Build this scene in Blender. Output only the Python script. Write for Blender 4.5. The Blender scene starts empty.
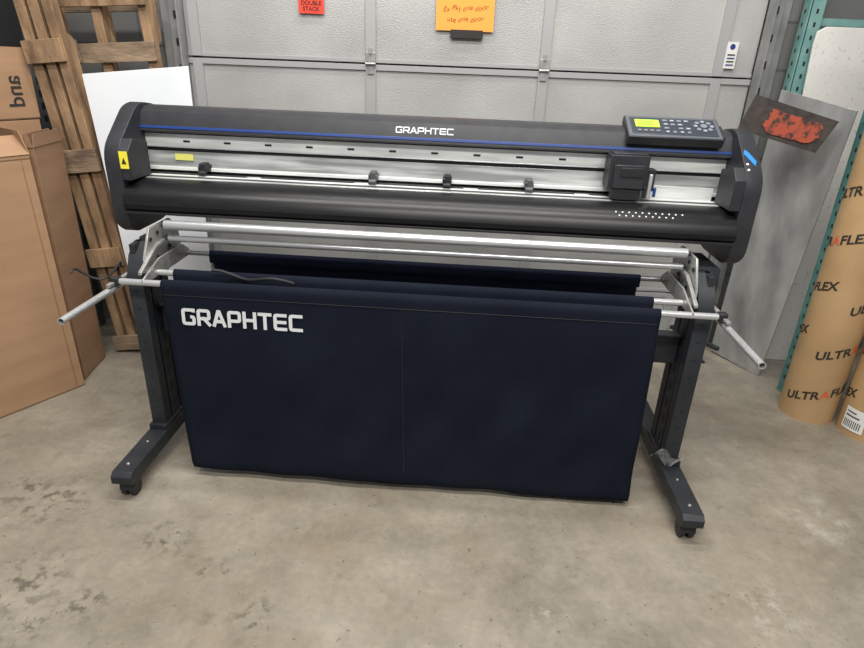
import bpy, bmesh, math, random
from mathutils import Vector, Matrix
random.seed(7)
S=bpy.context.scene
S.view_settings.view_transform='Standard'
COL=S.collection

# ---------------------------------------------------------------- materials
def mat(name,c,rough=.5,metal=0.,c2=None,scale=8.,bump=0.,bscale=60.,spec=.5,stretch=None,contrast=(.35,.65),emit=0,alpha=1.,trans=0.):
    m=bpy.data.materials.new(name); m.use_nodes=True
    n=m.node_tree.nodes; l=m.node_tree.links; b=n['Principled BSDF']
    b.inputs['Roughness'].default_value=rough; b.inputs['Metallic'].default_value=metal
    b.inputs['Specular IOR Level'].default_value=spec
    b.inputs['Base Color'].default_value=(*c,1)
    if alpha<1: b.inputs['Alpha'].default_value=alpha
    if trans: b.inputs['Transmission Weight'].default_value=trans
    if emit:
        b.inputs['Emission Color'].default_value=(*c,1); b.inputs['Emission Strength'].default_value=emit
    tc=n.new('ShaderNodeTexCoord'); mp=n.new('ShaderNodeMapping'); l.new(tc.outputs['Object'],mp.inputs['Vector'])
    if stretch: mp.inputs['Scale'].default_value=stretch
    if c2:
        t=n.new('ShaderNodeTexNoise'); t.inputs['Scale'].default_value=scale; t.inputs['Detail'].default_value=8
        l.new(mp.outputs[0],t.inputs['Vector'])
        r=n.new('ShaderNodeValToRGB'); r.color_ramp.elements[0].color=(*c,1); r.color_ramp.elements[1].color=(*c2,1)
        r.color_ramp.elements[0].position=contrast[0]; r.color_ramp.elements[1].position=contrast[1]
        l.new(t.outputs[0],r.inputs[0]); l.new(r.outputs[0],b.inputs['Base Color'])
    if bump:
        t=n.new('ShaderNodeTexNoise'); t.inputs['Scale'].default_value=bscale; t.inputs['Detail'].default_value=4
        l.new(mp.outputs[0],t.inputs['Vector'])
        bp=n.new('ShaderNodeBump'); bp.inputs['Strength'].default_value=bump; bp.inputs['Distance'].default_value=.01
        l.new(t.outputs[0],bp.inputs['Height']); l.new(bp.outputs[0],b.inputs['Normal'])
    return m
BLACK=mat('black_plastic',(.019,.020,.024),.45,c2=(.027,.028,.033),scale=20,bump=.05,bscale=400,spec=.4)
NOSE=mat('black_satin_cover',(.006,.006,.007),.32,c2=(.010,.010,.011),scale=12,stretch=(1,6,6),spec=.28)
DARK=mat('dark_void',(.01,.01,.012),.6)
STEELB=mat('black_powder_steel',(.016,.018,.022),.45,c2=(.023,.026,.031),scale=15,bump=.05,bscale=500,spec=.4)
SILVER=mat('silver_aluminium',(.72,.73,.74),.28,.6,c2=(.62,.63,.65),scale=30,stretch=(1,8,8))
RAIL=mat('pale_rail',(.60,.62,.61),.3,.15,c2=(.80,.82,.80),scale=6,stretch=(1,10,10))
CLEARR=mat('grey_clear_guard',(.30,.31,.305),.10,.25,c2=(.66,.675,.665),scale=3,stretch=(1,14,14),contrast=(.4,.62))
TUBEL=mat('satin_silver_tube',(.56,.57,.58),.24,.55,c2=(.47,.48,.49),scale=5,stretch=(1,20,20))
GALV=mat('galvanised_steel',(.30,.30,.29),.36,.5,c2=(.48,.48,.46),scale=18)
CLOTH=mat('navy_fabric',(.0052,.0074,.0145),.9,c2=(.0075,.0103,.0185),scale=5,bump=.25,bscale=500,spec=.12)
CLOTHR=mat('navy_fabric_lightened',(.026,.033,.060),.9,c2=(.033,.041,.072),scale=5,bump=.25,bscale=500,spec=.12)  # same navy fabric, colour lightened to offset the shade under the machine
LOGO=mat('white_lettering',(.62,.64,.66),.5)
BLUE=mat('blue_stripe',(.014,.045,.20),.35)
BLUES=mat('blue_sticker',(.02,.19,.48),.4)
YEL=mat('yellow_label',(.85,.75,.05),.5)
YELF=mat('faint_yellow_sticker',(.68,.66,.16),.4)
SCR=mat('green_lcd',(.42,.78,.06),.3,emit=.35)
BTN=mat('grey_buttons',(.16,.18,.22),.5)
ROLG=mat('dark_grey_plastic',(.07,.074,.08),.45)
BEZ=mat('slate_bezel',(.085,.095,.115),.4)
PANEL=mat('panel_face',(.030,.035,.045),.35)
WHEEL=mat('caster_rubber',(.012,.012,.013),.5)
CARD=mat('cardboard',(.30,.178,.100),.85,c2=(.36,.218,.125),scale=3,stretch=(1,1,5),bump=.05,bscale=80)
CARDD=mat('darker_cardboard',(.22,.125,.069),.85,c2=(.27,.157,.088),scale=3,stretch=(1,1,5),bump=.05,bscale=80)
CARDI=mat('cardboard_inside',(.14,.075,.04),.9,c2=(.17,.095,.05),scale=4)
TAPE=mat('packing_tape',(.26,.145,.075),.3)
WOOD=mat('pallet_wood',(.12,.068,.036),.8,c2=(.42,.27,.15),scale=14,stretch=(1,1,.35),bump=.5,bscale=60,contrast=(.3,.72))
WOODD=mat('weathered_pallet_wood',(.09,.062,.043),.85,c2=(.36,.26,.17),scale=14,stretch=(.4,1,1),bump=.5,bscale=60,contrast=(.3,.72))
WHITEB=mat('white_foam_board',(.62,.65,.69),.5,c2=(.68,.70,.73),scale=2)
TEAL=mat('teal_rack_paint',(.055,.16,.15),.5,c2=(.09,.22,.20),scale=20)
TEALP=mat('pale_teal_paint',(.13,.27,.26),.5,c2=(.18,.33,.31),scale=20)
GREYP=mat('dark_rack_paint',(.05,.058,.062),.5,c2=(.10,.10,.10),scale=20)
PLATE=mat('scuffed_sheet_metal',(.20,.205,.21),.32,.3,c2=(.46,.465,.46),scale=6,stretch=(1,1.7,.6),bump=.06,bscale=25,contrast=(.28,.74))
PBLK=mat('dark_scuffed_plate',(.016,.013,.012),.6,c2=(.05,.038,.032),scale=24)
TUBEB=mat('kraft_tube',(.37,.235,.115),.5,c2=(.46,.30,.15),scale=4)
INK=mat('black_ink',(.02,.018,.015),.7)
PEN=mat('brown_pen',(.22,.075,.02),.7)
REDINK=mat('red_ink',(.62,.10,.035),.7)
REDW=mat('worn_red_paint',(.34,.060,.028),.7,c2=(.04,.022,.018),scale=36,contrast=(.46,.60))
REDP=mat('red_paper',(.80,.06,.03),.7)
ORP=mat('orange_paper',(.92,.36,.06),.7)
PAPW=mat('white_paper',(.68,.68,.66),.7)
SPECK=mat('speckled_white',(.66,.65,.62),.7,c2=(.42,.39,.35),scale=60,contrast=(.60,.74))
TRK=mat('track_steel',(.22,.225,.225),.45,.3,c2=(.32,.32,.32),scale=10)
FILM=mat('clear_film',(.6,.61,.63),.12,alpha=.4)
DOORM=mat('door_stucco_steel',(.34,.34,.332),.40,.15,c2=(.46,.46,.45),scale=2.6,bump=.26,bscale=190,contrast=(.3,.7))
DOORF=mat('door_stile',(.38,.385,.39),.42,.2)

# ---------------------------------------------------------------- builders
class P:
    def __init__(s,name,*mats): s.name=name; s.bm=bmesh.new(); s.mats=list(mats)
    def _m(s,faces,m):
        for f in faces: f.material_index=m
    def box(s,c,d,m=0,R=None):
        r=bmesh.ops.create_cube(s.bm,size=1); vs=r['verts']
        M=Matrix.Translation(Vector(c))@((R or Matrix.Identity(3)).to_4x4())@Matrix.Diagonal((*d,1))
        bmesh.ops.transform(s.bm,matrix=M,verts=vs)
        s._m({f for v in vs for f in v.link_faces},m); return s
    def cyl(s,p0,p1,r,m=0,seg=24,r2=None):
        p0=Vector(p0);p1=Vector(p1);d=p1-p0
        q=d.to_track_quat('Z','Y').to_matrix().to_4x4()
        res=bmesh.ops.create_cone(s.bm,cap_ends=True,segments=seg,radius1=r,radius2=r if r2 is None else r2,depth=d.length)
        bmesh.ops.transform(s.bm,matrix=Matrix.Translation((p0+p1)/2)@q,verts=res['verts'])
        s._m({f for v in res['verts'] for f in v.link_faces},m); return s
    def pipe(s,p0,p1,r,ri,m=0,seg=24):
        p0=Vector(p0);p1=Vector(p1);d=(p1-p0)
        q=d.to_track_quat('Z','Y').to_matrix(); rings=[]
        for (pp,rr) in ((p0,ri),(p0,r),(p1,r),(p1,ri)):
            rings.append([s.bm.verts.new(pp+q@Vector((rr*math.cos(2*math.pi*i/seg),rr*math.sin(2*math.pi*i/seg),0))) for i in range(seg)])
        fs=[]
        for k in range(4):
            A=rings[k];B=rings[(k+1)%4]
            for i in range(seg): fs.append(s.bm.faces.new((A[i],A[(i+1)%seg],B[(i+1)%seg],B[i])))
        s._m(fs,m); return s
    def prism(s,prof,x0,x1,m=0,axis='x'):
        def mk(x,a,b):
            return {'x':(x,a,b),'y':(a,x,b),'z':(a,b,x)}[axis]
        A=[s.bm.verts.new(mk(x0,a,b)) for a,b in prof]; B=[s.bm.verts.new(mk(x1,a,b)) for a,b in prof]
        n=len(prof); fs=[s.bm.faces.new(A[::-1]),s.bm.faces.new(B)]
        for i in range(n): fs.append(s.bm.faces.new((A[i],A[(i+1)%n],B[(i+1)%n],B[i])))
        s._m(fs,m); return s
    def loft(s,sections,m=0):
        rings=[[s.bm.verts.new((x,a,b)) for a,b in pr] for x,pr in sections]; n=len(rings[0])
        fs=[s.bm.faces.new(rings[0]),s.bm.faces.new(rings[-1])]
        for A,B in zip(rings,rings[1:]):
            for i in range(n): fs.append(s.bm.faces.new((A[i],A[(i+1)%n],B[(i+1)%n],B[i])))
        s._m(fs,m); return s
    def tube(s,pts,r,m=0,seg=8):
        pts=[Vector(p) for p in pts]; rings=[]
        up=Vector((0.01,.02,1))
        for i,p in enumerate(pts):
            t=(pts[min(i+1,len(pts)-1)]-pts[max(i-1,0)]).normalized()
            a=t.cross(up); 
            if a.length<.05: a=t.cross(Vector((0,1,0)))
            a.normalize(); b=t.cross(a)
            rings.append([s.bm.verts.new(p+r*(math.cos(2*math.pi*k/seg)*a+math.sin(2*math.pi*k/seg)*b)) for k in range(seg)])
        fs=[s.bm.faces.new(rings[0]),s.bm.faces.new(rings[-1])]
        for i in range(len(rings)-1):
            for k in range(seg): fs.append(s.bm.faces.new((rings[i][k],rings[i][(k+1)%seg],rings[i+1][(k+1)%seg],rings[i+1][k])))
        s._m(fs,m); return s
    def quadprism(s,pts,th,m=0):
        th=Vector(th); A=[s.bm.verts.new(Vector(p)) for p in pts]; B=[s.bm.verts.new(Vector(p)+th) for p in pts]; n=len(pts)
        fs=[s.bm.faces.new(A[::-1]),s.bm.faces.new(B)]
        for i in range(n): fs.append(s.bm.faces.new((A[i],A[(i+1)%n],B[(i+1)%n],B[i])))
        s._m(fs,m); return s
    def done(s,parent=None,bevel=0,loc=(0,0,0),rot=None,ang=35,label=None,solid=0,subd=0,segs=2,shear=None,**kw):
        bmesh.ops.recalc_face_normals(s.bm,faces=s.bm.faces)
        if shear is not None:
            for v in s.bm.verts: v.co+=Vector(shear)*v.co.z
        me=bpy.data.meshes.new(s.name); s.bm.to_mesh(me); s.bm.free()
        for m in s.mats: me.materials.append(m)
        me.polygons.foreach_set('use_smooth',[True]*len(me.polygons)); me.set_sharp_from_angle(angle=math.radians(ang))
        o=bpy.data.objects.new(s.name,me); COL.objects.link(o)
        o.location=loc
        if rot: o.rotation_euler=rot
        if parent: o.parent=parent
        if solid:
            md=o.modifiers.new('Solidify','SOLIDIFY'); md.thickness=solid; md.offset=0
        if subd:
            md=o.modifiers.new('Subsurf','SUBSURF'); md.levels=subd; md.render_levels=subd
        if bevel:
            md=o.modifiers.new('Bevel','BEVEL'); md.width=bevel; md.segments=segs; md.limit_method='ANGLE'; md.angle_limit=math.radians(40)
        if label: o['label']=label
        for k,v in kw.items(): o[k]=v
        return o
def empty(name,loc,rotz=0,label=None,category=None,parent=None,**kw):
    o=bpy.data.objects.new(name,None); o.empty_display_size=.1; COL.objects.link(o); o.location=loc; o.rotation_euler=(0,0,rotz)
    if label:o['label']=label
    if category:o['category']=category
    if parent:o.parent=parent
    for k,v in kw.items():o[k]=v
    return o
def text_geo(txt,size,bold=.0):
    cu=bpy.data.curves.new('t','FONT'); cu.body=txt; cu.size=size; cu.align_x='LEFT'; cu.offset=bold
    ob=bpy.data.objects.new('t',cu); COL.objects.link(ob)
    dg=bpy.context.evaluated_depsgraph_get(); dg.update()
    me=bpy.data.meshes.new_from_object(ob.evaluated_get(dg))
    V=[v.co.copy() for v in me.vertices]; F=[tuple(p.vertices) for p in me.polygons]
    bpy.data.objects.remove(ob); bpy.data.meshes.remove(me)
    return V,F
def add_text(part,txt,size,fn,m=0,bold=0.,center=False):
    V,F=text_geo(txt,size,bold)
    if not V: return 0
    w=max(v.x for v in V)
    off=w/2 if center else 0
    vs=[part.bm.verts.new(fn(v.x-off,v.y)) for v in V]
    for f in F:
        try:
            ff=part.bm.faces.new([vs[i] for i in f]); ff.material_index=m
        except ValueError: pass
    return w
GL={'G':[[(1,.84),(1,1),(0,1),(0,0),(1,0),(1,.50),(.66,.50)]],
 'R':[[(0,0),(0,1),(1,1),(1,.42),(0,.42)],[(.5,.42),(1,0)]],
 'A':[[(0,0),(.45,1),(.55,1),(1,0)],[(.18,.28),(.82,.28)]],
 'P':[[(0,0),(0,1),(1,1),(1,.38),(0,.38)]],
 'H':[[(0,0),(0,1)],[(1,0),(1,1)],[(0,.5),(1,.5)]],
 'T':[[(0,1),(1,1)],[(.5,1),(.5,0)]],
 'E':[[(1,1),(0,1),(0,0),(1,0)],[(0,.5),(.92,.5)]],
 'C':[[(1,1),(0,1),(0,0),(1,0)]]}
def logo(part,x0,w,z0,h,fn,m=0,word='GRAPHTEC'):
    n=len(word); cell=w/n; lw=cell*.90; st=h*.19
    for k,ch in enumerate(word):
        ox=x0+k*cell+st/2; sw=lw-st; sh=h-st
        for line in GL[ch]:
            raw=[Vector((ox+px*sw,z0+st/2+pz*sh)) for px,pz in line]
            pts=[raw[0]]
            for i in range(1,len(raw)-1):
                a,b,c=raw[i-1],raw[i],raw[i+1]
                d1=(a-b).normalized(); d2=(c-b).normalized()
                if abs(d1.dot(d2))<.2 and (a-b).length>st: 
                    pts+= [b+d1*st*.5,b+(d1+d2)*st*.14,b+d2*st*.5]
                else: pts.append(b)
            pts.append(raw[-1])
            L=[];Rr=[]
            for i,p in enumerate(pts):
                d=(pts[min(i+1,len(pts)-1)]-pts[max(i-1,0)]).normalized()
                if 0<i<len(pts)-1:
                    d1=(p-pts[i-1]).normalized(); d2=(pts[i+1]-p).normalized(); d=(d1+d2).normalized(); k2=1/max(.5,d.dot(d1))
                else:
                    k2=1
                    ext=.5 if ch!='G' else 0
                    p=p+d*(st*ext if i else -st*ext)*(1 if (ch not in 'EHT' or len(line)==2) else .8)
                nn=Vector((-d.y,d.x))*st/2*k2
                L.append(p+nn);Rr.append(p-nn)
            for i in range(len(pts)-1):
                f=part.bm.faces.new([part.bm.verts.new(fn(p.x,p.y)) for p in (L[i],L[i+1],Rr[i+1],Rr[i])]); f.material_index=m

# ---------------------------------------------------------------- camera
th=math.radians(24); r=math.radians(2.3)
F=Vector((0,math.cos(th),-math.sin(th))); U=Vector((0,math.sin(th),math.cos(th))); R=Vector((1,0,0))
ir=R*math.cos(r)+U*math.sin(r); iu=-R*math.sin(r)+U*math.cos(r)
cam=bpy.data.cameras.new('camera'); co=bpy.data.objects.new('camera',cam); COL.objects.link(co)
M=Matrix((ir,iu,-F)).transposed().to_4x4(); M.translation=Vector((0,0,1.4)); co.matrix_world=M
cam.lens=25.0; cam.sensor_width=36; S.camera=co

# ---------------------------------------------------------------- lights
w=bpy.data.worlds.new('world'); S.world=w; w.use_nodes=True
w.node_tree.nodes['Background'].inputs[0].default_value=(.93,.96,1,1); w.node_tree.nodes['Background'].inputs[1].default_value=.33
def area(loc,rot,sx,sy,e,c=(1,.965,.91)):
    l=bpy.data.lights.new('ceiling_light','AREA'); l.shape='RECTANGLE'; l.size=sx; l.size_y=sy; l.energy=e; l.color=c
    o=bpy.data.objects.new('ceiling_light',l); COL.objects.link(o); o.location=loc; o.rotation_euler=rot
area((-.3,1.2,3.6),(0,0,0),3.0,.20,108)
area((.3,-.8,3.6),(math.radians(25),0,0),3.0,.35,130)
area((0,2.3,3.6),(0,0,0),2.6,.16,46)

# ---------------------------------------------------------------- structure
def floor_mat():
    m=bpy.data.materials.new('stained_concrete'); m.use_nodes=True; n=m.node_tree.nodes; l=m.node_tree.links; b=n['Principled BSDF']
    tc=n.new('ShaderNodeTexCoord')
    def noise(s,d=8,rough=.6,dist=0):
        t=n.new('ShaderNodeTexNoise'); t.inputs['Scale'].default_value=s; t.inputs['Detail'].default_value=d; t.inputs['Roughness'].default_value=rough; t.inputs['Distortion'].default_value=dist
        l.new(tc.outputs['Object'],t.inputs['Vector']); return t
    def ramp(src,p0,c0,p1,c1):
        r=n.new('ShaderNodeValToRGB'); r.color_ramp.elements[0].position=p0; r.color_ramp.elements[0].color=(*c0,1)
        r.color_ramp.elements[1].position=p1; r.color_ramp.elements[1].color=(*c1,1); l.new(src,r.inputs[0]); return r.outputs[0]
    def mix(a,bb,t,fac=None):
        x=n.new('ShaderNodeMix'); x.data_type='RGBA'; x.blend_type=t; x.inputs[0].default_value=1
        if fac is not None: l.new(fac,x.inputs[0])
        l.new(a,x.inputs[6])
        if isinstance(bb,tuple): x.inputs[7].default_value=(*bb,1)
        else: l.new(bb,x.inputs[7])
        return x.outputs[2]
    def math_(op,a,bv):
        x=n.new('ShaderNodeMath'); x.operation=op; l.new(a,x.inputs[0])
        if isinstance(bv,(int,float)): x.inputs[1].default_value=bv
        else: l.new(bv,x.inputs[1])
        return x.outputs[0]
    def blob(cx,cy,rad,soft=.6):
        d=n.new('ShaderNodeVectorMath'); d.operation='DISTANCE'; l.new(tc.outputs['Object'],d.inputs[0]); d.inputs[1].default_value=(cx,cy,0)
        mr=n.new('ShaderNodeMapRange'); mr.inputs[1].default_value=rad; mr.inputs[2].default_value=rad*soft; l.new(d.outputs['Value'],mr.inputs[0]); return mr.outputs[0]
    c=ramp(noise(1.6,10,.62,.5).outputs[0],.33,(.208,.184,.146),.68,(.325,.295,.243))
    c=mix(c,ramp(noise(5,9,.72).outputs[0],.35,(.82,.815,.80),.65,(1.07,1.07,1.07)),'MULTIPLY')
    c=mix(c,ramp(noise(16,8,.7).outputs[0],.35,(.90,.90,.89),.65,(1.05,1.05,1.05)),'MULTIPLY')
    c=mix(c,ramp(noise(45,5).outputs[0],.35,(.91,.91,.91),.7,(1.05,1.05,1.05)),'MULTIPLY')
    c=mix(c,ramp(noise(7.5,7,.65).outputs[0],.60,(1,1,1),.73,(.73,.69,.64)),'MULTIPLY')
    c=mix(c,ramp(noise(60,2).outputs[0],.67,(1,1,1),.72,(.58,.55,.51)),'MULTIPLY')
    sp=ramp(noise(24,5,.65).outputs[0],.50,(0,0,0),.60,(1,1,1))
    for bx,by,br in ((-1.12,1.24,.15),(-1.03,1.10,.09),(-.80,1.42,.10),(-1.24,1.56,.16),(-1.38,1.62,.10),(-.92,1.17,.09),(-1.16,.99,.12),(-.45,1.15,.09),(-.62,1.30,.07)):
        f=math_('MULTIPLY',blob(bx,by,br,.3),sp); f=math_('MULTIPLY',f,.78); c=mix(c,(.078,.068,.056),'MIX',f)
    br=ramp(noise(4,8,.7).outputs[0],.42,(0,0,0),.62,(1,1,1))
    for bx,by,rr in ((-.3,1.42,.7),(.9,1.6,.5),(-.6,1.0,.5)):
        f=math_('MULTIPLY',blob(bx,by,rr,.1),br); f=math_('MULTIPLY',f,.34); c=mix(c,(.20,.142,.088),'MIX',f)
    pn=ramp(noise(14,9,.75).outputs[0],.5,(0,0,0),.66,(1,1,1))
    for bx,by,br_ in ((.98,1.25,.15),(1.35,1.62,.20),(.35,1.2,.08),(1.1,1.95,.16)):
        f=math_('MULTIPLY',blob(bx,by,br_,.1),pn); f=math_('MULTIPLY',f,.55); c=mix(c,(.50,.49,.45),'MIX',f)
    l.new(c,b.inputs['Base Color'])
    l.new(ramp(noise(4,6).outputs[0],.3,(.18,.18,.18),.7,(.34,.34,.34)),b.inputs['Roughness'])
    bp=n.new('ShaderNodeBump'); bp.inputs['Strength'].default_value=.08; bp.inputs['Distance'].default_value=.003
    l.new(noise(35,5).outputs[0],bp.inputs['Height']); l.new(bp.outputs[0],b.inputs['Normal'])
    return m
fl_=P('floor',floor_mat()).box((0,1,-.05),(7,5.2,.1)).done(kind='structure')
def wall_mat():
    m=bpy.data.materials.new('painted_block_wall'); m.use_nodes=True; n=m.node_tree.nodes; l=m.node_tree.links; b=n['Principled BSDF']
    tc=n.new('ShaderNodeTexCoord'); mp=n.new('ShaderNodeMapping'); mp.inputs['Rotation'].default_value=(math.radians(90),0,0)
    l.new(tc.outputs['Object'],mp.inputs[0]); t=n.new('ShaderNodeTexBrick'); l.new(mp.outputs[0],t.inputs['Vector'])
    t.inputs['Scale'].default_value=1; t.inputs['Brick Width'].default_value=.4; t.inputs['Row Height'].default_value=.2; t.inputs['Mortar Size'].default_value=.006
    t.inputs['Color1'].default_value=(.18,.18,.175,1); t.inputs['Color2'].default_value=(.15,.15,.145,1); t.inputs['Mortar'].default_value=(.10,.10,.095,1)
    l.new(t.outputs[0],b.inputs['Base Color']); b.inputs['Roughness'].default_value=.8
    return m
WM=wall_mat()
P('wall_back',WM).box((-2.34,3.1,1.5),(2.3,.1,3.0)).box((2.48,3.1,1.5),(2.04,.1,3.0)).box((.14,3.1,2.75),(2.7,.1,.5)).done(kind='structure')
d=P('door_1',DOORM,DOORF,DARK)
zs=[0,.30,.83,1.36,1.89,2.5]
XL,XR=-1.17,1.42
for a,b in zip(zs,zs[1:]):
    d.box(((XL+XR)/2,3.03,(a+b)/2),(XR-XL,.04,b-a-.006),0)
    d.box(((XL+XR)/2,3.006,b-.016),(XR-XL,.010,.022),1)
    d.box(((XL+XR)/2,3.008,a+.012),(XR-XL,.006,.014),1)
    for x in (-1.127,-.329,.466,1.261):
        d.box((x,3.004,(a+b)/2),(.045,.012,b-a-.012),1)
d.box(((XL+XR)/2,3.055,1.25),(XR-XL,.01,2.5),2)
door=d.done(kind='structure')
for z in (.83,1.36,1.89):
    for x in (-.329,.466):
        h=P('hinge',GALV); h.box((x,2.994,z+.028),(.042,.005,.04)).box((x,2.994,z-.026),(.030,.005,.036)); h.cyl((x-.024,2.988,z),(x+.024,2.988,z),.006)
        h.box((x,2.990,z+.055),(.014,.006,.03))
        h.done(parent=door,bevel=.001)
for nm,x,sx in (('trim_1',-1.195,-1),('trim_2',1.45,1)):
    t=P(nm,TRK,DARK); t.box((x,2.985,1.25),(.05,.03,2.5)).box((x-sx*.028,2.955,1.25),(.006,.07,2.5)).box((x+sx*.05,3.02,1.25),(.06,.01,2.5))
    for k in range(22): t.box((x,2.968,.1+k*.11),(.012,.004,.03),1)
    t.done(kind='structure')

pr=P('notice_paper',REDP,INK); pr.box((-.592,2.9965,1.636),(.112,.002,.16))
for i,s in enumerate(('DOUBLE','DOUBLE','STACK')):
    add_text(pr,s,.024,lambda x,y,i=i:Vector((-.592+x,2.994,1.613-.023*i+y)),1,.0004,True)
pr.done(label='red paper notice with black capitals taped on the roller door',category='notice')
po=P('notice_paper',ORP,PEN); po.box((.092,2.9965,1.645),(.258,.002,.27))
for i,s in enumerate(('Ex Pkt one door','use one door')):
    add_text(po,s,.030,lambda x,y,i=i:Vector((.092+x+.28*y,2.994,1.592-.044*i+y+.05*x+.003*math.sin(x*90+i*2))),1,-.0002,True)
po.done(label='orange handwritten paper notice taped on the garage door',category='notice')
P('marker_strip',INK).box((.103,2.994,1.497),(.145,.006,.036)).done(bevel=.002,label='short black strip stuck below the orange notice',category='tape')
st=P('sticker',PAPW,INK,BLUE); st.box((1.303,2.9965,1.455),(.05,.002,.11))
st.cyl((1.303,2.9956,1.490),(1.303,2.9945,1.490),.012,2,16)
for k in range(4): st.box((1.303,2.9945,1.415+.014*k),(.034,.002,.005),1 if k%2 else 2)
st.done(label='small white safety sticker with blue and black print on the door',category='sticker')

# ---------------------------------------------------------------- vinyl cutter
V=empty('vinyl_cutter',(-.058,1.9145,0),math.radians(-3),'black wide-format vinyl cutter on castered stand with navy cloth basket','vinyl cutter')
W=1.052; HX=.998; DX=.013; DY=.110; DZ=-.014
hp=[(.24,1.05),(.24,1.185),(.205,1.215),(.16,1.225),(.115,1.222),(.09,1.208),(.072,1.168),(.066,1.146),(.08,1.141),(.2,1.13)]
hd=P('hood',BLACK,BLUE,LOGO); hd.prism(hp,-HX-.001,HX+.001)
def hoodp(z,o=.0015):
    t=(z-1.168)/(1.208-1.168); return .072+.018*t-o
hd.quadprism([(-HX,.0685,1.155),(HX,.0685,1.155),(HX,.0711,1.1640),(-HX,.0711,1.1640)],(0,-.002,.0004),1)
logo(hd,-.113,.197,1.176,.020,lambda x,z:Vector((x,hoodp(z,.002),z)),2)
hd.done(V,bevel=.002)
bk=P('rear_frame',GREYP,RAIL,DARK); bk.box((0,.19,1.03),(2*HX,.05,.2)).box((0,.19,.93),(2*HX,.06,.05)); bk.done(V)
rl=P('guide_rail',RAIL,DARK,SILVER,CLEARR)
rl.box((0,.122,1.116),(2*HX,.055,.052)).box((0,.118,1.0835),(2*HX,.035,.008),1).box((0,.108,1.050),(2*HX,.02,.054),3).box((0,.104,1.018),(2*HX,.03,.012),0)
rl.box((0,.095,1.091),(2*HX,.006,.004),2)
for x in [-.85+.145*k for k in range(12)]:
    if x<.55: rl.box((x,.0945,1.112),(.024,.004,.007),1)
rl.box((0,.0945,1.137),(2*HX,.003,.004),1)
rl.done(V,bevel=.0015)
bd=P('cutting_bed',GREYP,SILVER,DARK,RAIL,CLEARR)
bd.box((0,.075,.990),(2*HX,.14,.02),4).box((0,.052,1.0015),(2*HX,.014,.003),3).box((0,.078,1.0012),(2*HX,.006,.003),2).box((0,.028,1.0005),(2*HX,.010,.003),2)
for k in range(9): bd.box((-.8+k*.19,.066,1.0025),(.05,.014,.004),1 if k%2 else 2)
bd.box((.84,.058,1.024),(.24,.002,.045),3)
bd.done(V,bevel=.001)
P('yellow_label',YELF,INK).box((-.865,.0945,1.058),(.065,.003,.022)).done(V,label='faint yellow sticker on the rail')
npf=[(.016,.997),(-.022,.997),(-.056,.990),(-.084,.974),(-.102,.951),(-.109,.929),(-.106,.914),(-.097,.905),(-.080,.900),(-.04,.898),(.12,.898),(.12,.97),(.018,.975)]
nc=P('front_cover',NOSE,PAPW,DARK); nc.prism(npf,-HX-.001,HX+.001)
nc.box((0,-.090,.9010),(2*HX,.03,.008),2)
for row,(yy,zz) in enumerate(((-.074,.9808),(-.086,.9725))):
    for k in range(11 if row==0 else 9):
        nc.cyl((.62+k*.021+row*.01,yy+.002,zz-.004),(.62+k*.021+row*.01,yy-.001,zz+.0012),.0031,1,8)
nc.done(V,bevel=.002,ang=28,label='satin black rounded front paper cover')
for x in (-.786,-.188,.068,.348):
    p=P('pinch_roller',DARK if x in(-.786,.068) else ROLG,SILVER,ROLG); p.box((x,.075,1.026),(.030,.05,.022)).box((x,.07,1.039),(.022,.04,.012)).cyl((x-.013,.048,1.013),(x+.013,.048,1.013),.009,0)
    p.cyl((x-.014,.060,1.032),(x-.008,.040,1.036),.003,2,10); p.done(V,bevel=.002)
cr=P('cutting_carriage',BLACK,DARK,SILVER,BLUE)
cx=.660
cr.box((cx,.045,1.092),(.125,.085,.11)).box((cx,.00,1.080),(.10,.02,.075)).box((cx,.045,1.148),(.11,.07,.010)).box((cx+.006,-.011,1.095),(.07,.004,.03),1)
cr.box((cx+.074,.03,1.070),(.03,.04,.07),1).cyl((cx+.076,.015,1.01),(cx+.076,.015,1.09),.008,2).cyl((cx+.058,.0,1.015),(cx+.058,.0,1.05),.006,1).cyl((cx+.09,-.002,1.02),(cx+.09,-.002,1.05),.005,3).box((cx,.02,1.022),(.09,.05,.034),1)
cr.done(V,bevel=.004)
cp=empty('control_panel',(.803,.105,1.220),0,parent=V); cp.rotation_euler=(math.radians(26),0,0)
c=P('panel_housing',BLACK,PANEL,BEZ); c.box((0,0,-.004),(.305,.126,.030)).box((0,0,.011),(.298,.118,.004),2).box((0,.0,.0128),(.276,.098,.0032),1).box((.157,.0,-.004),(.018,.07,.014)); c.done(cp,bevel=.004)
c=P('screen',SCR,INK); c.box((-.084,.012,.0155),(.078,.042,.002)); 
for k in range(3): c.box((-.089,.002+.010*k,.0167),(.05,.003,.0006),1)
c.done(cp,bevel=.0005,label='glowing green display')
for i in range(4):
    for j in range(4):
        if (i*3+j)%7==4: continue
        kb=P('button',BTN,LOGO); kb.box((-.024+i*.023,-.034+j*.022,.0155),(.015 if j else .011,.010,.003),0)
        if (i+j)%2==0: kb.box((-.024+i*.023,-.034+j*.022,.0172),(.009,.002,.0008),1)
        kb.done(cp,bevel=.0008)
for i in range(4): kb=P('button',BTN); kb.box((-.114+i*.02,-.030,.0155),(.013,.008,.003),0); kb.done(cp,bevel=.0008)
for k in range(8):
    a_=k*math.pi/4; kb=P('button',BTN,LOGO); kb.cyl((.098+.026*math.cos(a_),.006+.026*math.sin(a_),.014),(.098+.026*math.cos(a_),.006+.026*math.sin(a_),.0175),.0075,0,14)
    if k%2==0: kb.box((.098+.026*math.cos(a_),.006+.026*math.sin(a_),.0178),(.005,.002,.0006),1)
    kb.done(cp)
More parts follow.
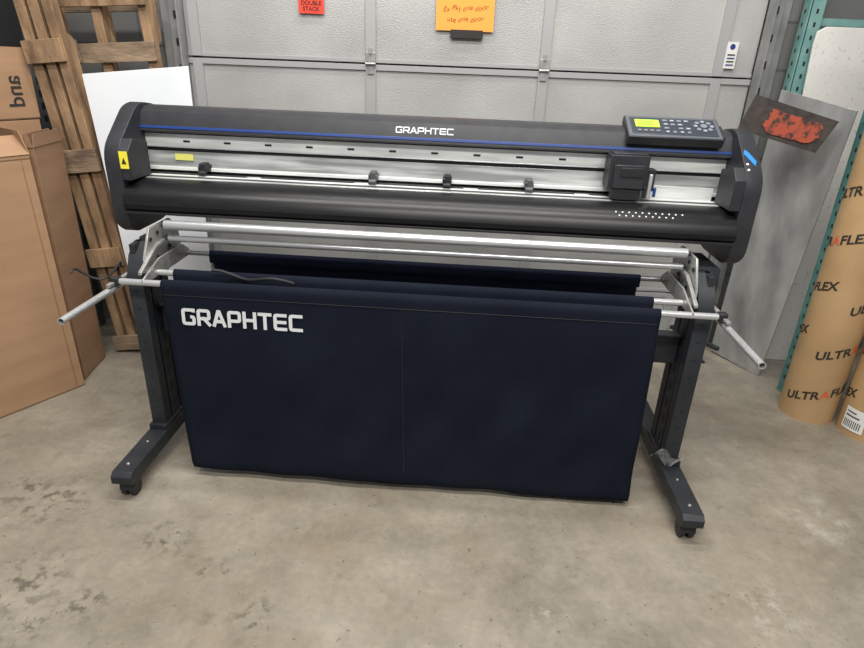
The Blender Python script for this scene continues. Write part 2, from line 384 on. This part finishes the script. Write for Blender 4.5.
kb=P('button',BTN); kb.cyl((.098,.006,.014),(.098,.006,.0185),.011,0,18); kb.done(cp)
for o in V.children:
    o.location.x+=DX; o.location.y+=DY; o.location.z+=DZ
# rounded-corner cap profile
def round_prof(pts,rad,n=5):
    out=[]; N=len(pts)
    for i in range(N):
        p=Vector(pts[i]); a=Vector(pts[i-1]); c=Vector(pts[(i+1)%N])
        da=(a-p); dc=(c-p); r_=min(rad[i],da.length*.48,dc.length*.48)
        s0=p+da.normalized()*r_; s1=p+dc.normalized()*r_
        for k in range(n+1):
            t=k/n; out.append(tuple((1-t)**2*s0+2*t*(1-t)*p+t*t*s1))
    return out
capprof=round_prof([(.335,.84),(.335,1.205),(.190,1.226),(.020,1.090),(.020,.84),(.060,.806),(.26,.806)],[.03,.05,.05,.05,.035,.02,.04])
def ins(k): return [((y-.17)*k+.17,(z-1.01)*k+1.01) for y,z in capprof]
for sgn in (-1,1):
    c=P('end_cap',BLACK,STEELB)
    c.loft([(sgn*(HX-.001),capprof),(sgn*(W-.012),capprof),(sgn*(W-.003),ins(.98)),(sgn*W,ins(.955))])
    ip=[(.150,1.100),(.060,1.1195),(.022,1.085),(.022,.990),(.150,.990)]
    c.prism(ip,sgn*(HX-.034),sgn*(HX-.0005))
    c.done(V,bevel=.002,ang=32,label='black plastic end cover').location.x=DX
dirn=Vector((0,.170,.136)).normalized()
def onfac(x,s):
    return Vector((x+DX,.020,1.090))+dirn*(.145*s)
lb=P('warning_label',YEL,INK)
nf=Vector((0,-1,0))
lb.quadprism([Vector((x_+DX,.0215,z_)) for x_,z_ in ((-.996,1.028),(-.968,1.028),(-.968,1.083),(-.996,1.083))],nf*.002,0)
lb.quadprism([Vector((x_+DX,.0192,z_)) for x_,z_ in ((-.990,1.043),(-.974,1.043),(-.982,1.064))],nf*.0006,1)
lb.done(V,label='yellow warning label')
nrm=Vector((0,-dirn.z,dirn.y))
lb=P('blue_sticker',BLUES,LOGO); lb.quadprism([onfac(1.001,.72),onfac(1.010,.62),onfac(1.030,.38),onfac(1.036,.52),onfac(1.016,.78),onfac(1.006,.84)],nrm*.002,0)
for s in (.42,.26): 
    q=onfac(1.006,s); lb.cyl(q-nrm*.002,q+nrm*.003,.004,1,12)
lb.done(V,label='blue sticker')
def roller(y,z,r,m,x0,x1,lab):
    o=P('media_roller',m,BLACK); o.cyl((x0,y,z),(x1,y,z),r,0,32).cyl((x0-.012,y,z),(x0,y,z),r*.5,1).cyl((x1,y,z),(x1+.012,y,z),r*.5,1); o.done(V,label=lab)
roller(-.002,.853,.0165,TUBEL,-.850,.868,'bright silver media roller')
roller(.012,.803,.0110,TUBEL,-.850,.868,'slim silver media roller')
for sgn in (-1,1):
    x=sgn*.9265
    lg=P('stand_leg',STEELB,DARK)
    lg.prism([(-.106,.11),(-.106,.70),(-.075,.765),(-.03,.800),(-.01,.800),(-.064,.74),(-.064,.11)],x-.026,x+.026)
    lg.box((x,.040,.455),(.052,.042,.69)).box((x+sgn*.012,-.022,.455),(.018,.10,.69)).box((x-sgn*.023,-.022,.455),(.003,.06,.65))
    lg.prism([(.02,.66),(-.01,.745),(.0,.806),(.18,.806),(.18,.72),(.08,.66)],x-.022,x+sgn*.02+.040)
    for k in range(9): lg.box((x-sgn*.0255,-.022,.18+.068*k),(.003,.022,.034),1)
    for k in range(8): lg.cyl((x,-.1075,.2+.065*k),(x,-.1055,.2+.065*k),.005,1,10)
    lg.done(V,bevel=.003)
    ft=P('stand_foot',STEELB,DARK,GALV)
    ft.prism([(-.385,.072),(-.385,.098),(-.37,.112),(.36,.112),(.375,.098),(.375,.072),(.36,.064),(-.37,.064)],x-.034,x+.034)
    ft.box((x,-.022,.122),(.064,.2,.02)).cyl((x,-.33,.11),(x,-.33,.118),.006,2,6).cyl((x,-.2,.11),(x,-.2,.117),.004,2,8)
    f=ft.done(V,bevel=.004)
    for yy in (-.325,.33):
        cs=P('caster',WHEEL,STEELB)
        for q in (-.014,.014): cs.cyl((x+q-.009,yy-.012,.027),(x+q+.009,yy-.012,.027),.027,0,24)
        cs.prism([(yy-.04,.03),(yy-.035,.052),(yy-.01,.062),(yy+.02,.062),(yy+.022,.05),(yy-.01,.04)],x-.026,x+.026,1)
        cs.cyl((x,yy,.055),(x,yy,.068),.016,1); cs.done(f,bevel=.002)
    bx=sgn*.888
    b=P('support_bracket',GALV,DARK,STEELB)
    b.prism([(-.10,.715),(-.10,.76),(-.045,.850),(.10,.850),(.15,.81),(.16,.715)],bx-.004,bx+.004)
    b.prism([(-.17,.697),(-.17,.715),(-.05,.752),(.12,.752),(.17,.72),(.17,.697)],bx-sgn*.024-.003,bx-sgn*.024+.003)
    b.prism([(-.15,.722),(-.15,.733),(-.03,.790),(.08,.800),(.08,.789),(-.03,.779)],bx-sgn*.010-.008,bx-sgn*.010+.004)
    b.box((bx-sgn*.012,-.09,.722),(.03,.05,.010)).box((bx-sgn*.012,.12,.722),(.03,.05,.010))
    for yy,zz in ((-.05,.815),(.0,.825),(.07,.76),(-.02,.745),(.06,.825)): b.cyl((bx-sgn*.004,yy,zz),(bx-sgn*.009,yy,zz),.007,1,12)
    b.done(V,bevel=.0015)
    rx=sgn*.966
    ar=P('rod_channel',GALV,DARK); ar.box((rx-sgn*.004,-.10,.699),(.014,.20,.010)); ar.done(V,bevel=.001)
    rd=P('support_rod',TUBEL,DARK); rd.pipe((rx,-.435,.68),(rx,.20,.68),.0105,.008); rd.cyl((rx,-.39,.68),(rx,.19,.68),.0078,1); rd.done(V)
    cl=P('rod_clamp',STEELB,GALV); cl.box((rx-sgn*.002,-.02,.684),(.034,.06,.040)); cl.cyl((rx,-.02,.704),(rx,-.02,.710),.006,1,6); cl.done(V,bevel=.003)
    cl=P('rod_end_block',STEELB); cl.box((rx,.17,.68),(.03,.03,.03)); cl.done(V,bevel=.003)
    jn=P('joint_bolt',DARK); jn.box((rx-sgn*.01,-.160,.704),(.026,.028,.028)); jn.done(V,bevel=.004)
P('crossbar',STEELB).box((0,-.005,.515),(1.80,.035,.10)).box((0,-.005,.568),(1.80,.05,.008)).done(V,bevel=.003)
TY,MY,RY=-.160,-.060,.170; TZ=.703
for y,x in ((TY,.960),(RY,.953)):
    t=P('basket_tube',TUBEL,DARK); t.pipe((-x,y,TZ),(x,y,TZ),.0105,.008); t.cyl((-x+.02,y,TZ),(x-.02,y,TZ),.0078,1); t.done(V)
MZ=.708
t=P('basket_tube',TUBEL,DARK); t.pipe((-.862,MY-.01,MZ),(.862,MY-.01,MZ),.0105,.008); t.done(V)
def clothgrid(name,pathf,n,half,nx=80,cx=-.018,mt=None,front=False):
    p=P(name,mt or CLOTH,DARK); rows=[]
    for j in range(n):
        row=[]
        for i in range(nx+1):
            xx=(i/nx*2-1)
            y,z,hw,amp=pathf(j/(n-1))
            x=cx+xx*(half+hw)
            if front: x+=.026*max(0,min(1,1-z/.66)); 
            wv=amp*(math.sin(xx*7.3+z*5)*.5+math.sin(xx*17+z*9+1.3)*.25+math.sin(xx*3.1-z*14)*.35+.3*math.sin(xx*23-z*22))
            dz=0
            if front: dz=-.007*xx*max(0,min(1,1-z/.66))
            row.append(p.bm.verts.new((x,y+wv,z+dz+ (wv*.3-.002*math.cos(xx*9) if .01<z<.12 and hw<-.02 else 0))))
        rows.append(row)
    for j in range(n-1):
        for i in range(nx): p.bm.faces.new((rows[j][i],rows[j][i+1],rows[j+1][i+1],rows[j+1][i]))
    return p
def poly(path,t):
    L=[0]
    for a,b in zip(path,path[1:]): L.append(L[-1]+math.dist(a[:2],b[:2]))
    d=t*L[-1]
    for k in range(len(path)-1):
        if d<=L[k+1] or k==len(path)-2:
            u=(d-L[k])/(L[k+1]-L[k]); a,b=path[k],path[k+1]
            return tuple(a[i]+(b[i]-a[i])*u for i in range(4))
r0=.0145
FP=[(TY+r0,TZ-.02,0,0),(TY+r0,TZ,0,0),(TY+.009,TZ+.011,0,0),(TY,TZ+r0,0,0),(TY-.009,TZ+.011,0,0),(TY-r0,TZ,0,0),(TY-r0,.67,0,.0005),(TY-.018,.60,-.001,.0015),(TY-.028,.45,-.006,.006),(TY-.04,.3,-.012,.010),(TY-.054,.15,-.018,.010),(TY-.066,.050,-.022,.006),(TY-.062,.028,-.024,.004),(TY-.040,.017,-.026,.003),(TY-.01,.022,-.03,.003),(TY+.04,.10,-.02,.003),(MY-.026,.35,-.01,.003),(MY-.0245,.66,0,0),(MY-.0245,MZ,0,0),(MY-.02,MZ+.011,0,0),(MY-.01,MZ+.0145,0,0),(MY,MZ+.011,0,0),(MY+.0045,MZ-.005,0,0),(MY+.0045,.65,0,0)]
cl=clothgrid('basket_cloth',lambda t:poly(FP,t),120,.787,front=True)
cloth=cl.done(V,solid=.0025,ang=60,label='navy blue fabric media basket')
def clothy(z):
    pr=[q for q in FP[5:12]]
    for a,b in zip(pr,pr[1:]):
        if b[1]<=z<=a[1]:
            u=(z-a[1])/(b[1]-a[1]); return a[0]+(b[0]-a[0])*u
    return pr[0][0]
lt=P('lettering',LOGO); logo(lt,-.744,.402,.574,.058,lambda x,z:Vector((x,clothy(z)-.0045,z)),0); lt.done(cloth,label='silver white printed brand lettering')
sm=P('seam',DARK)
sm.tube([(-.03+.026*(1-z/.66 if z<.66 else 0),clothy(z)-.0022-.006*(z<.5),z) for z in [.68-.02*k for k in range(31)]],.0012,0,6)
sm.done(cloth)
sm=P('hem',DARK)
sm.tube([(x,TY-r0-.0022,.672) for x in [-.80+.04*k for k in range(40)]],.0009,0,6)
sm.done(cloth)
RP=[(RY-.0145,TZ-.03,0,0),(RY-.0145,TZ,0,0),(RY-.008,TZ+.0125,0,0),(RY,TZ+.0145,0,0),(RY+.008,TZ+.0125,0,0),(RY+.0145,TZ,0,0),(RY+.0145,TZ-.03,0,.001),(RY+.02,.5,0,.003),(RY+.01,.3,0,.004),(RY-.04,.25,0,.003),(RY-.08,.3,0,.003),(RY-.10,.5,0,.002),(RY-.11,.64,0,.001)]
clothgrid('rear_basket_cloth',lambda t:poly(RP,t),60,.785,cx=.002,mt=CLOTHR).done(V,solid=.0025,ang=60)
cb=P('cable',DARK)
cb.tube([(-1.00+.03*math.sin(k*.5)-.006*k,-.05-.012*k,.715+.025*math.sin(k*.8)) for k in range(12)],.004)
cb.done(V,label='black power cable')
cb=P('cable',DARK)
cb.tube([(-.66+.03*k,-.110+.016*math.sin(k*.7),.730+.012*math.cos(k*.9)-.0018*k) for k in range(10)],.005)
cb.done(V,label='black cable lying in the basket')
fm=P('torn_film',FILM)
n_=7; rows=[]
for j in range(5):
    rows.append([fm.bm.verts.new((.85+.018*i+random.uniform(-.006,.006),-.125-.01*j+random.uniform(-.009,.009),.15+.012*j-.004*i+random.uniform(-.006,.006)+.02*math.sin(i*1.3))) for i in range(n_)])
for j in range(4):
    for i in range(n_-1): fm.bm.faces.new((rows[j][i],rows[j][i+1],rows[j+1][i+1],rows[j+1][i]))
fm.done(V,label='crumpled clear plastic film',ang=20)

# ---------------------------------------------------------------- cardboard boxes
def carton(name,B,d1,L,d2,Wd,H,z0,label,flaps=True,txt=None,CM=None,tilts=(1.1,1.3,.9,1.25),fh=.45,lean=0.,seam=False):
    CM=CM or CARD
    B=(B[0]+.033,B[1]-.052)
    root=empty(name,(B[0],B[1],z0),0,label,'cardboard box')
    a=Vector((*d1,0)).normalized(); b=Vector((*d2,0)).normalized(); A=a*L;Bv=b*Wd; t=.006; up_=Vector((0,0,H))
    sh_=b*lean
    w=P('carton_walls',CM,CARDI,INK,TAPE)
    O=Vector((0,0,0))
    w.quadprism([O,A,A+up_,up_],b*t); w.quadprism([Bv,Bv+A,Bv+A+up_,Bv+up_],-b*t)
    w.quadprism([b*t,Bv-b*t,Bv-b*t+up_,b*t+up_],a*t); w.quadprism([A+b*t,A+Bv-b*t,A+Bv-b*t+up_,A+b*t+up_],-a*t)
    w.quadprism([O,A,A+Bv,Bv],(0,0,t),1)
    if seam:
        w.quadprism([Vector((0,0,H*.985))-b*.001,A+Vector((0,0,H*.985))-b*.001,A+Vector((0,0,H*.990))-b*.001,Vector((0,0,H*.990))-b*.001],b*.0008,1)
        w.quadprism([a*.03-b*.001,a*.034-b*.001,a*.034-b*.001+up_,a*.03-b*.001+up_],b*.0008,3)
    if txt:
        for s,sz,ox,oz in txt:
            add_text(w,s,sz,lambda x,y:a*(ox-y)+Vector((0,0,oz-x))-b*.002,2,.001)
    w.done(root,bevel=.001,shear=sh_)
    if flaps:
        for (p,q,outd),tilt in zip(((O,A,-b),(Bv,Bv+A,b),(O,Bv,-a),(A,A+Bv,a)),tilts):
            fl=P('flap',CM,CARDI); hgt=fh*.4
            dv=(outd*math.cos(tilt)+Vector((0,0,math.sin(tilt))))*hgt; e=(q-p).normalized()*.012
            up2=up_+Vector((0,0,.003))
            fl.quadprism([p+up2,q+up2,q+up2+dv-e,p+up2+dv+e],outd*.004); fl.done(root,shear=sh_)
    else:
        tp=P('top_flap',CM); tp.quadprism([up_,A*.497+up_,A*.497+Bv+up_,Bv+up_],(0,0,.005)); tp.done(root,shear=sh_)
        tp=P('top_flap',CM); tp.quadprism([A*.503+up_,A+up_,A+Bv+up_,A*.503+Bv+up_],(0,0,.005)); tp.done(root,shear=sh_)
    return root
carton('cardboard_box',(-1.576,2.372),(-.54,-.84),.62,(-.84,.54),.40,1.00,0,'tall open brown corrugated cardboard box standing on the concrete floor',flaps=True,tilts=(2.3,1.45,1.75,1.3),fh=.22,lean=.03,seam=True)
carton('cardboard_box',(-1.60,2.420),(-.10,.99),.225,(-.99,-.10),.033,1.02,0,'flattened brown cardboard carton standing on edge against the tall box',flaps=True,CM=CARDD,tilts=(1.55,1.6,1.6,1.6),fh=.12)
carton('cardboard_box',(-1.835,2.570),(.54,.84),.175,(-.84,.54),.20,1.09,0,'tall narrow brown cardboard box standing behind the open box',flaps=False)
carton('cardboard_box',(-1.835,2.570),(.54,.84),.18,(-.84,.54),.20,.27,1.098,'small closed brown cardboard box resting on the tall cardboard box',flaps=False,txt=[('and',.085,.13,.17)])

# ---------------------------------------------------------------- pallets
def pallet(loc,rot,Wd,H,label,m=WOOD,nb=8,m2=None,ov=0):
    root=empty('pallet',loc,0,label,'pallet'); root.rotation_euler=rot
    m2=m2 or m
    for x in (0,Wd/2-.02,Wd-.04):
        s=P('stringer',m); s.prism([(.018,0),(.108,0),(.108,.22),(.07,.24),(.07,.42),(.108,.44),(.108,H-.44),(.07,H-.42),(.07,H-.24),(.108,H-.22),(.108,H),(.018,H)],x,x+.04); s.done(root,bevel=.002)
    for k in range(nb):
        z=.05+(H-.1)*k/(nb-1); j=random.uniform(-.012,.012)
        b=P('deck_board',m if k%2 else m2); b.box((Wd/2+j,.009,z),(Wd+.01,.018,random.uniform(.075,.11)),0,Matrix.Rotation(random.uniform(-.02,.02),3,'Y')); b.done(root,bevel=.002)
    for k in range(5):
        z=.06+(H-.12)*k/4
        b=P('deck_board',m2); b.box((Wd/2,.117,z),(Wd,.018,.09)); b.done(root,bevel=.002)
    return root
pallet((-1.60,2.785,0),(0,math.radians(-3.0),0),.44,1.62,'worn brown wooden pallet standing upright beside the roller door',nb=8,m2=WOODD)
pallet((-1.545,2.640,0),(0,math.radians(-6),0),.15,1.85,'narrow weathered wooden pallet piece leaning on a larger pallet',m=WOOD,nb=5,m2=WOODD)

wb=P('white_board',WHITEB); wb.quadprism([(-1.29,2.44,0),(-.965,2.44,0),(-1.050,2.68,1.327),(-1.498,2.68,1.280)],(0,.008,.001)); wb.done(bevel=.001,label='plain white foam board leaning against the pallets',category='board')
rk=P('rack_upright',GREYP,DARK); rk.box((-1.83,2.955,1.1),(.085,.05,2.2))
for k in range(40): rk.box((-1.846,2.928,.08+k*.055),(.014,.006,.028),1).box((-1.812,2.928,.08+k*.055),(.014,.006,.028),1)
rk.done(bevel=.002,label='dark grey perforated steel rack upright behind the boxes',category='rack')
bk=P('dark_panel',DARK); bk.box((-2.15,3.02,1.0),(.50,.03,2.0)); bk.done(bevel=.002,label='flat dark panel standing in for the dark background behind the boxes',category='board')  # plain dark panel, fills in the black background at the far left

# ---------------------------------------------------------------- right-hand side
def post(root,x,y,h=2.5,wd=.07,m=TEAL):
    p=P('upright',m,DARK); p.box((x,y,h/2),(.012,wd,h)).box((x+.03,y-wd/2+.003,h/2),(.06,.006,h)).box((x+.03,y+wd/2-.003,h/2),(.06,.006,h)).box((x+.03,y,.004),(.08,wd+.005,.008))
    for k in range(int(h/.052)-2): p.box((x-.0065,y,.08+k*.052),(.002,.010,.016),1).box((x+.032,y-wd/2-.0005,.08+k*.052),(.010,.002,.018),1)
    p.done(root,bevel=.001)
rt=empty('pallet_rack',(1.684,2.520,0),0,'teal painted perforated steel rack upright beside the kraft tubes','rack')
post(rt,0,0,wd=.060)
rbm=P('shelf_beam',TEAL); rbm.box((.56,0,1.95),(1.0,.05,.1)); rbm.done(rt)
rt=empty('pallet_rack',(1.575,2.965,0),0,'teal steel rack upright standing beside the roller door','rack')
post(rt,0,0,wd=.055,m=TEALP)
for z in (1.38,1.60):
    b=P('brace',TEALP); b.box((.23,.0,z),(.40,.022,.03)); b.done(rt)

sh=empty('metal_sheet',(0,0,0),0,'large scuffed grey sheet metal panel leaning on the teal rack','metal sheet')
p=P('sheet',PLATE); p.quadprism([(1.640,2.665,0.0),(1.505,2.925,0.01),(1.465,2.80,1.325),(1.622,2.50,1.268)],(.006,.002,0)); p.done(sh,bevel=.001)
p=P('end_plate',PBLK,REDW)
EP=[Vector((1.235,2.62,1.172)),Vector((1.525,2.53,1.100)),Vector((1.572,2.51,1.225)),Vector((1.278,2.62,1.308))]
p.quadprism(EP,(.006,.02,0))
out=[]
for k in range(40):
    a_=2*math.pi*k/40; ca,sa=math.cos(a_),math.sin(a_)
    rr=(abs(ca)**8+abs(sa)**8)**(-1/8)*random.uniform(.84,1.02)
    u=min(.97,.58+.35*ca*rr); v=min(.95,max(.05,.48+.34*sa*rr))
    q0=EP[0].lerp(EP[1],u); q1=EP[3].lerp(EP[2],u)
    out.append(q0.lerp(q1,v)+Vector((-.0008,-.0026,0)))
p.quadprism(out,(0,-.0008,0),1)
p.done(sh,bevel=.0,label='dark end plate with a worn red paint patch')

sp=P('speckled_panel',SPECK)
sp.quadprism([(1.69,2.86,0),(2.2,2.86,0),(2.2,2.905,1.58),(1.65,2.905,1.58),(1.615,2.905,1.56),(1.61,2.903,1.51)],(0,.014,.0)); sp.done(bevel=.002,label='white speckled board standing behind the sheet metal panel',category='board')

def tube(x,y,rad,H,label,rot0,lab=False):
    root=empty('cardboard_tube',(x,y,0),0,label,'cardboard tube')
    p=P('tube_body',TUBEB,INK,REDINK,PAPW); p.pipe((0,0,0),(0,0,H),rad,rad-.008,0,48)
    for row in range(7):
        z=.08+row*.215
        for rep in range(2):
            ang0=rot0+rep*math.pi+row*.60
            xx=0
            for word,mi in (('ULTR',1),('A',2),('FLEX',1)):
                wd=add_text(p,word,.052,lambda u,v,xx=xx:Vector(((rad+.0015)*math.cos(ang0+(u+xx)/rad),(rad+.0015)*math.sin(ang0+(u+xx)/rad),z+v+(u+xx)*.34)),mi,.0013)
                xx+=wd+.001
    if lab:
        ac=-2.72
        def patch(a0,a1,z0,z1,rr,mi):
            n=max(1,int((a1-a0)/.08)+1)
            for i in range(n):
                b0=a0+(a1-a0)*i/n; b1=a0+(a1-a0)*(i+1)/n
                f=p.bm.faces.new([p.bm.verts.new((rr*math.cos(a),rr*math.sin(a),zz)) for a,zz in ((b0,z0),(b1,z0),(b1,z1),(b0,z1))]); f.material_index=mi
        patch(ac-.42,ac+.42,.03,.13,rad+.0025,3)
        for i in range(9): patch(ac-.34+i*.075,ac-.34+i*.075+.03,.042,.075,rad+.0035,1)
        patch(ac-.34,ac+.2,.09,.096,rad+.0035,1); patch(ac-.34,ac+.05,.108,.113,rad+.0035,1)
    p.done(root,ang=50)
tube(1.700,2.345,.110,1.7,'tall kraft cardboard tube printed with black lettering standing on end',-3.05)
tube(1.868,2.195,.103,1.6,'kraft cardboard tube with a white barcode label standing beside another tube',-2.55,True)
pp=P('angle_bar',STEELB); pp.box((1.36,2.84,.12),(.02,.3,.02),0,Matrix.Rotation(.5,3,'Z')).box((1.36,2.84,.06),(.02,.02,.12)).box((1.36,2.84,.005),(.12,.12,.01)); pp.done(bevel=.002,label='black steel angle bracket standing on the floor by the door',category='bracket')
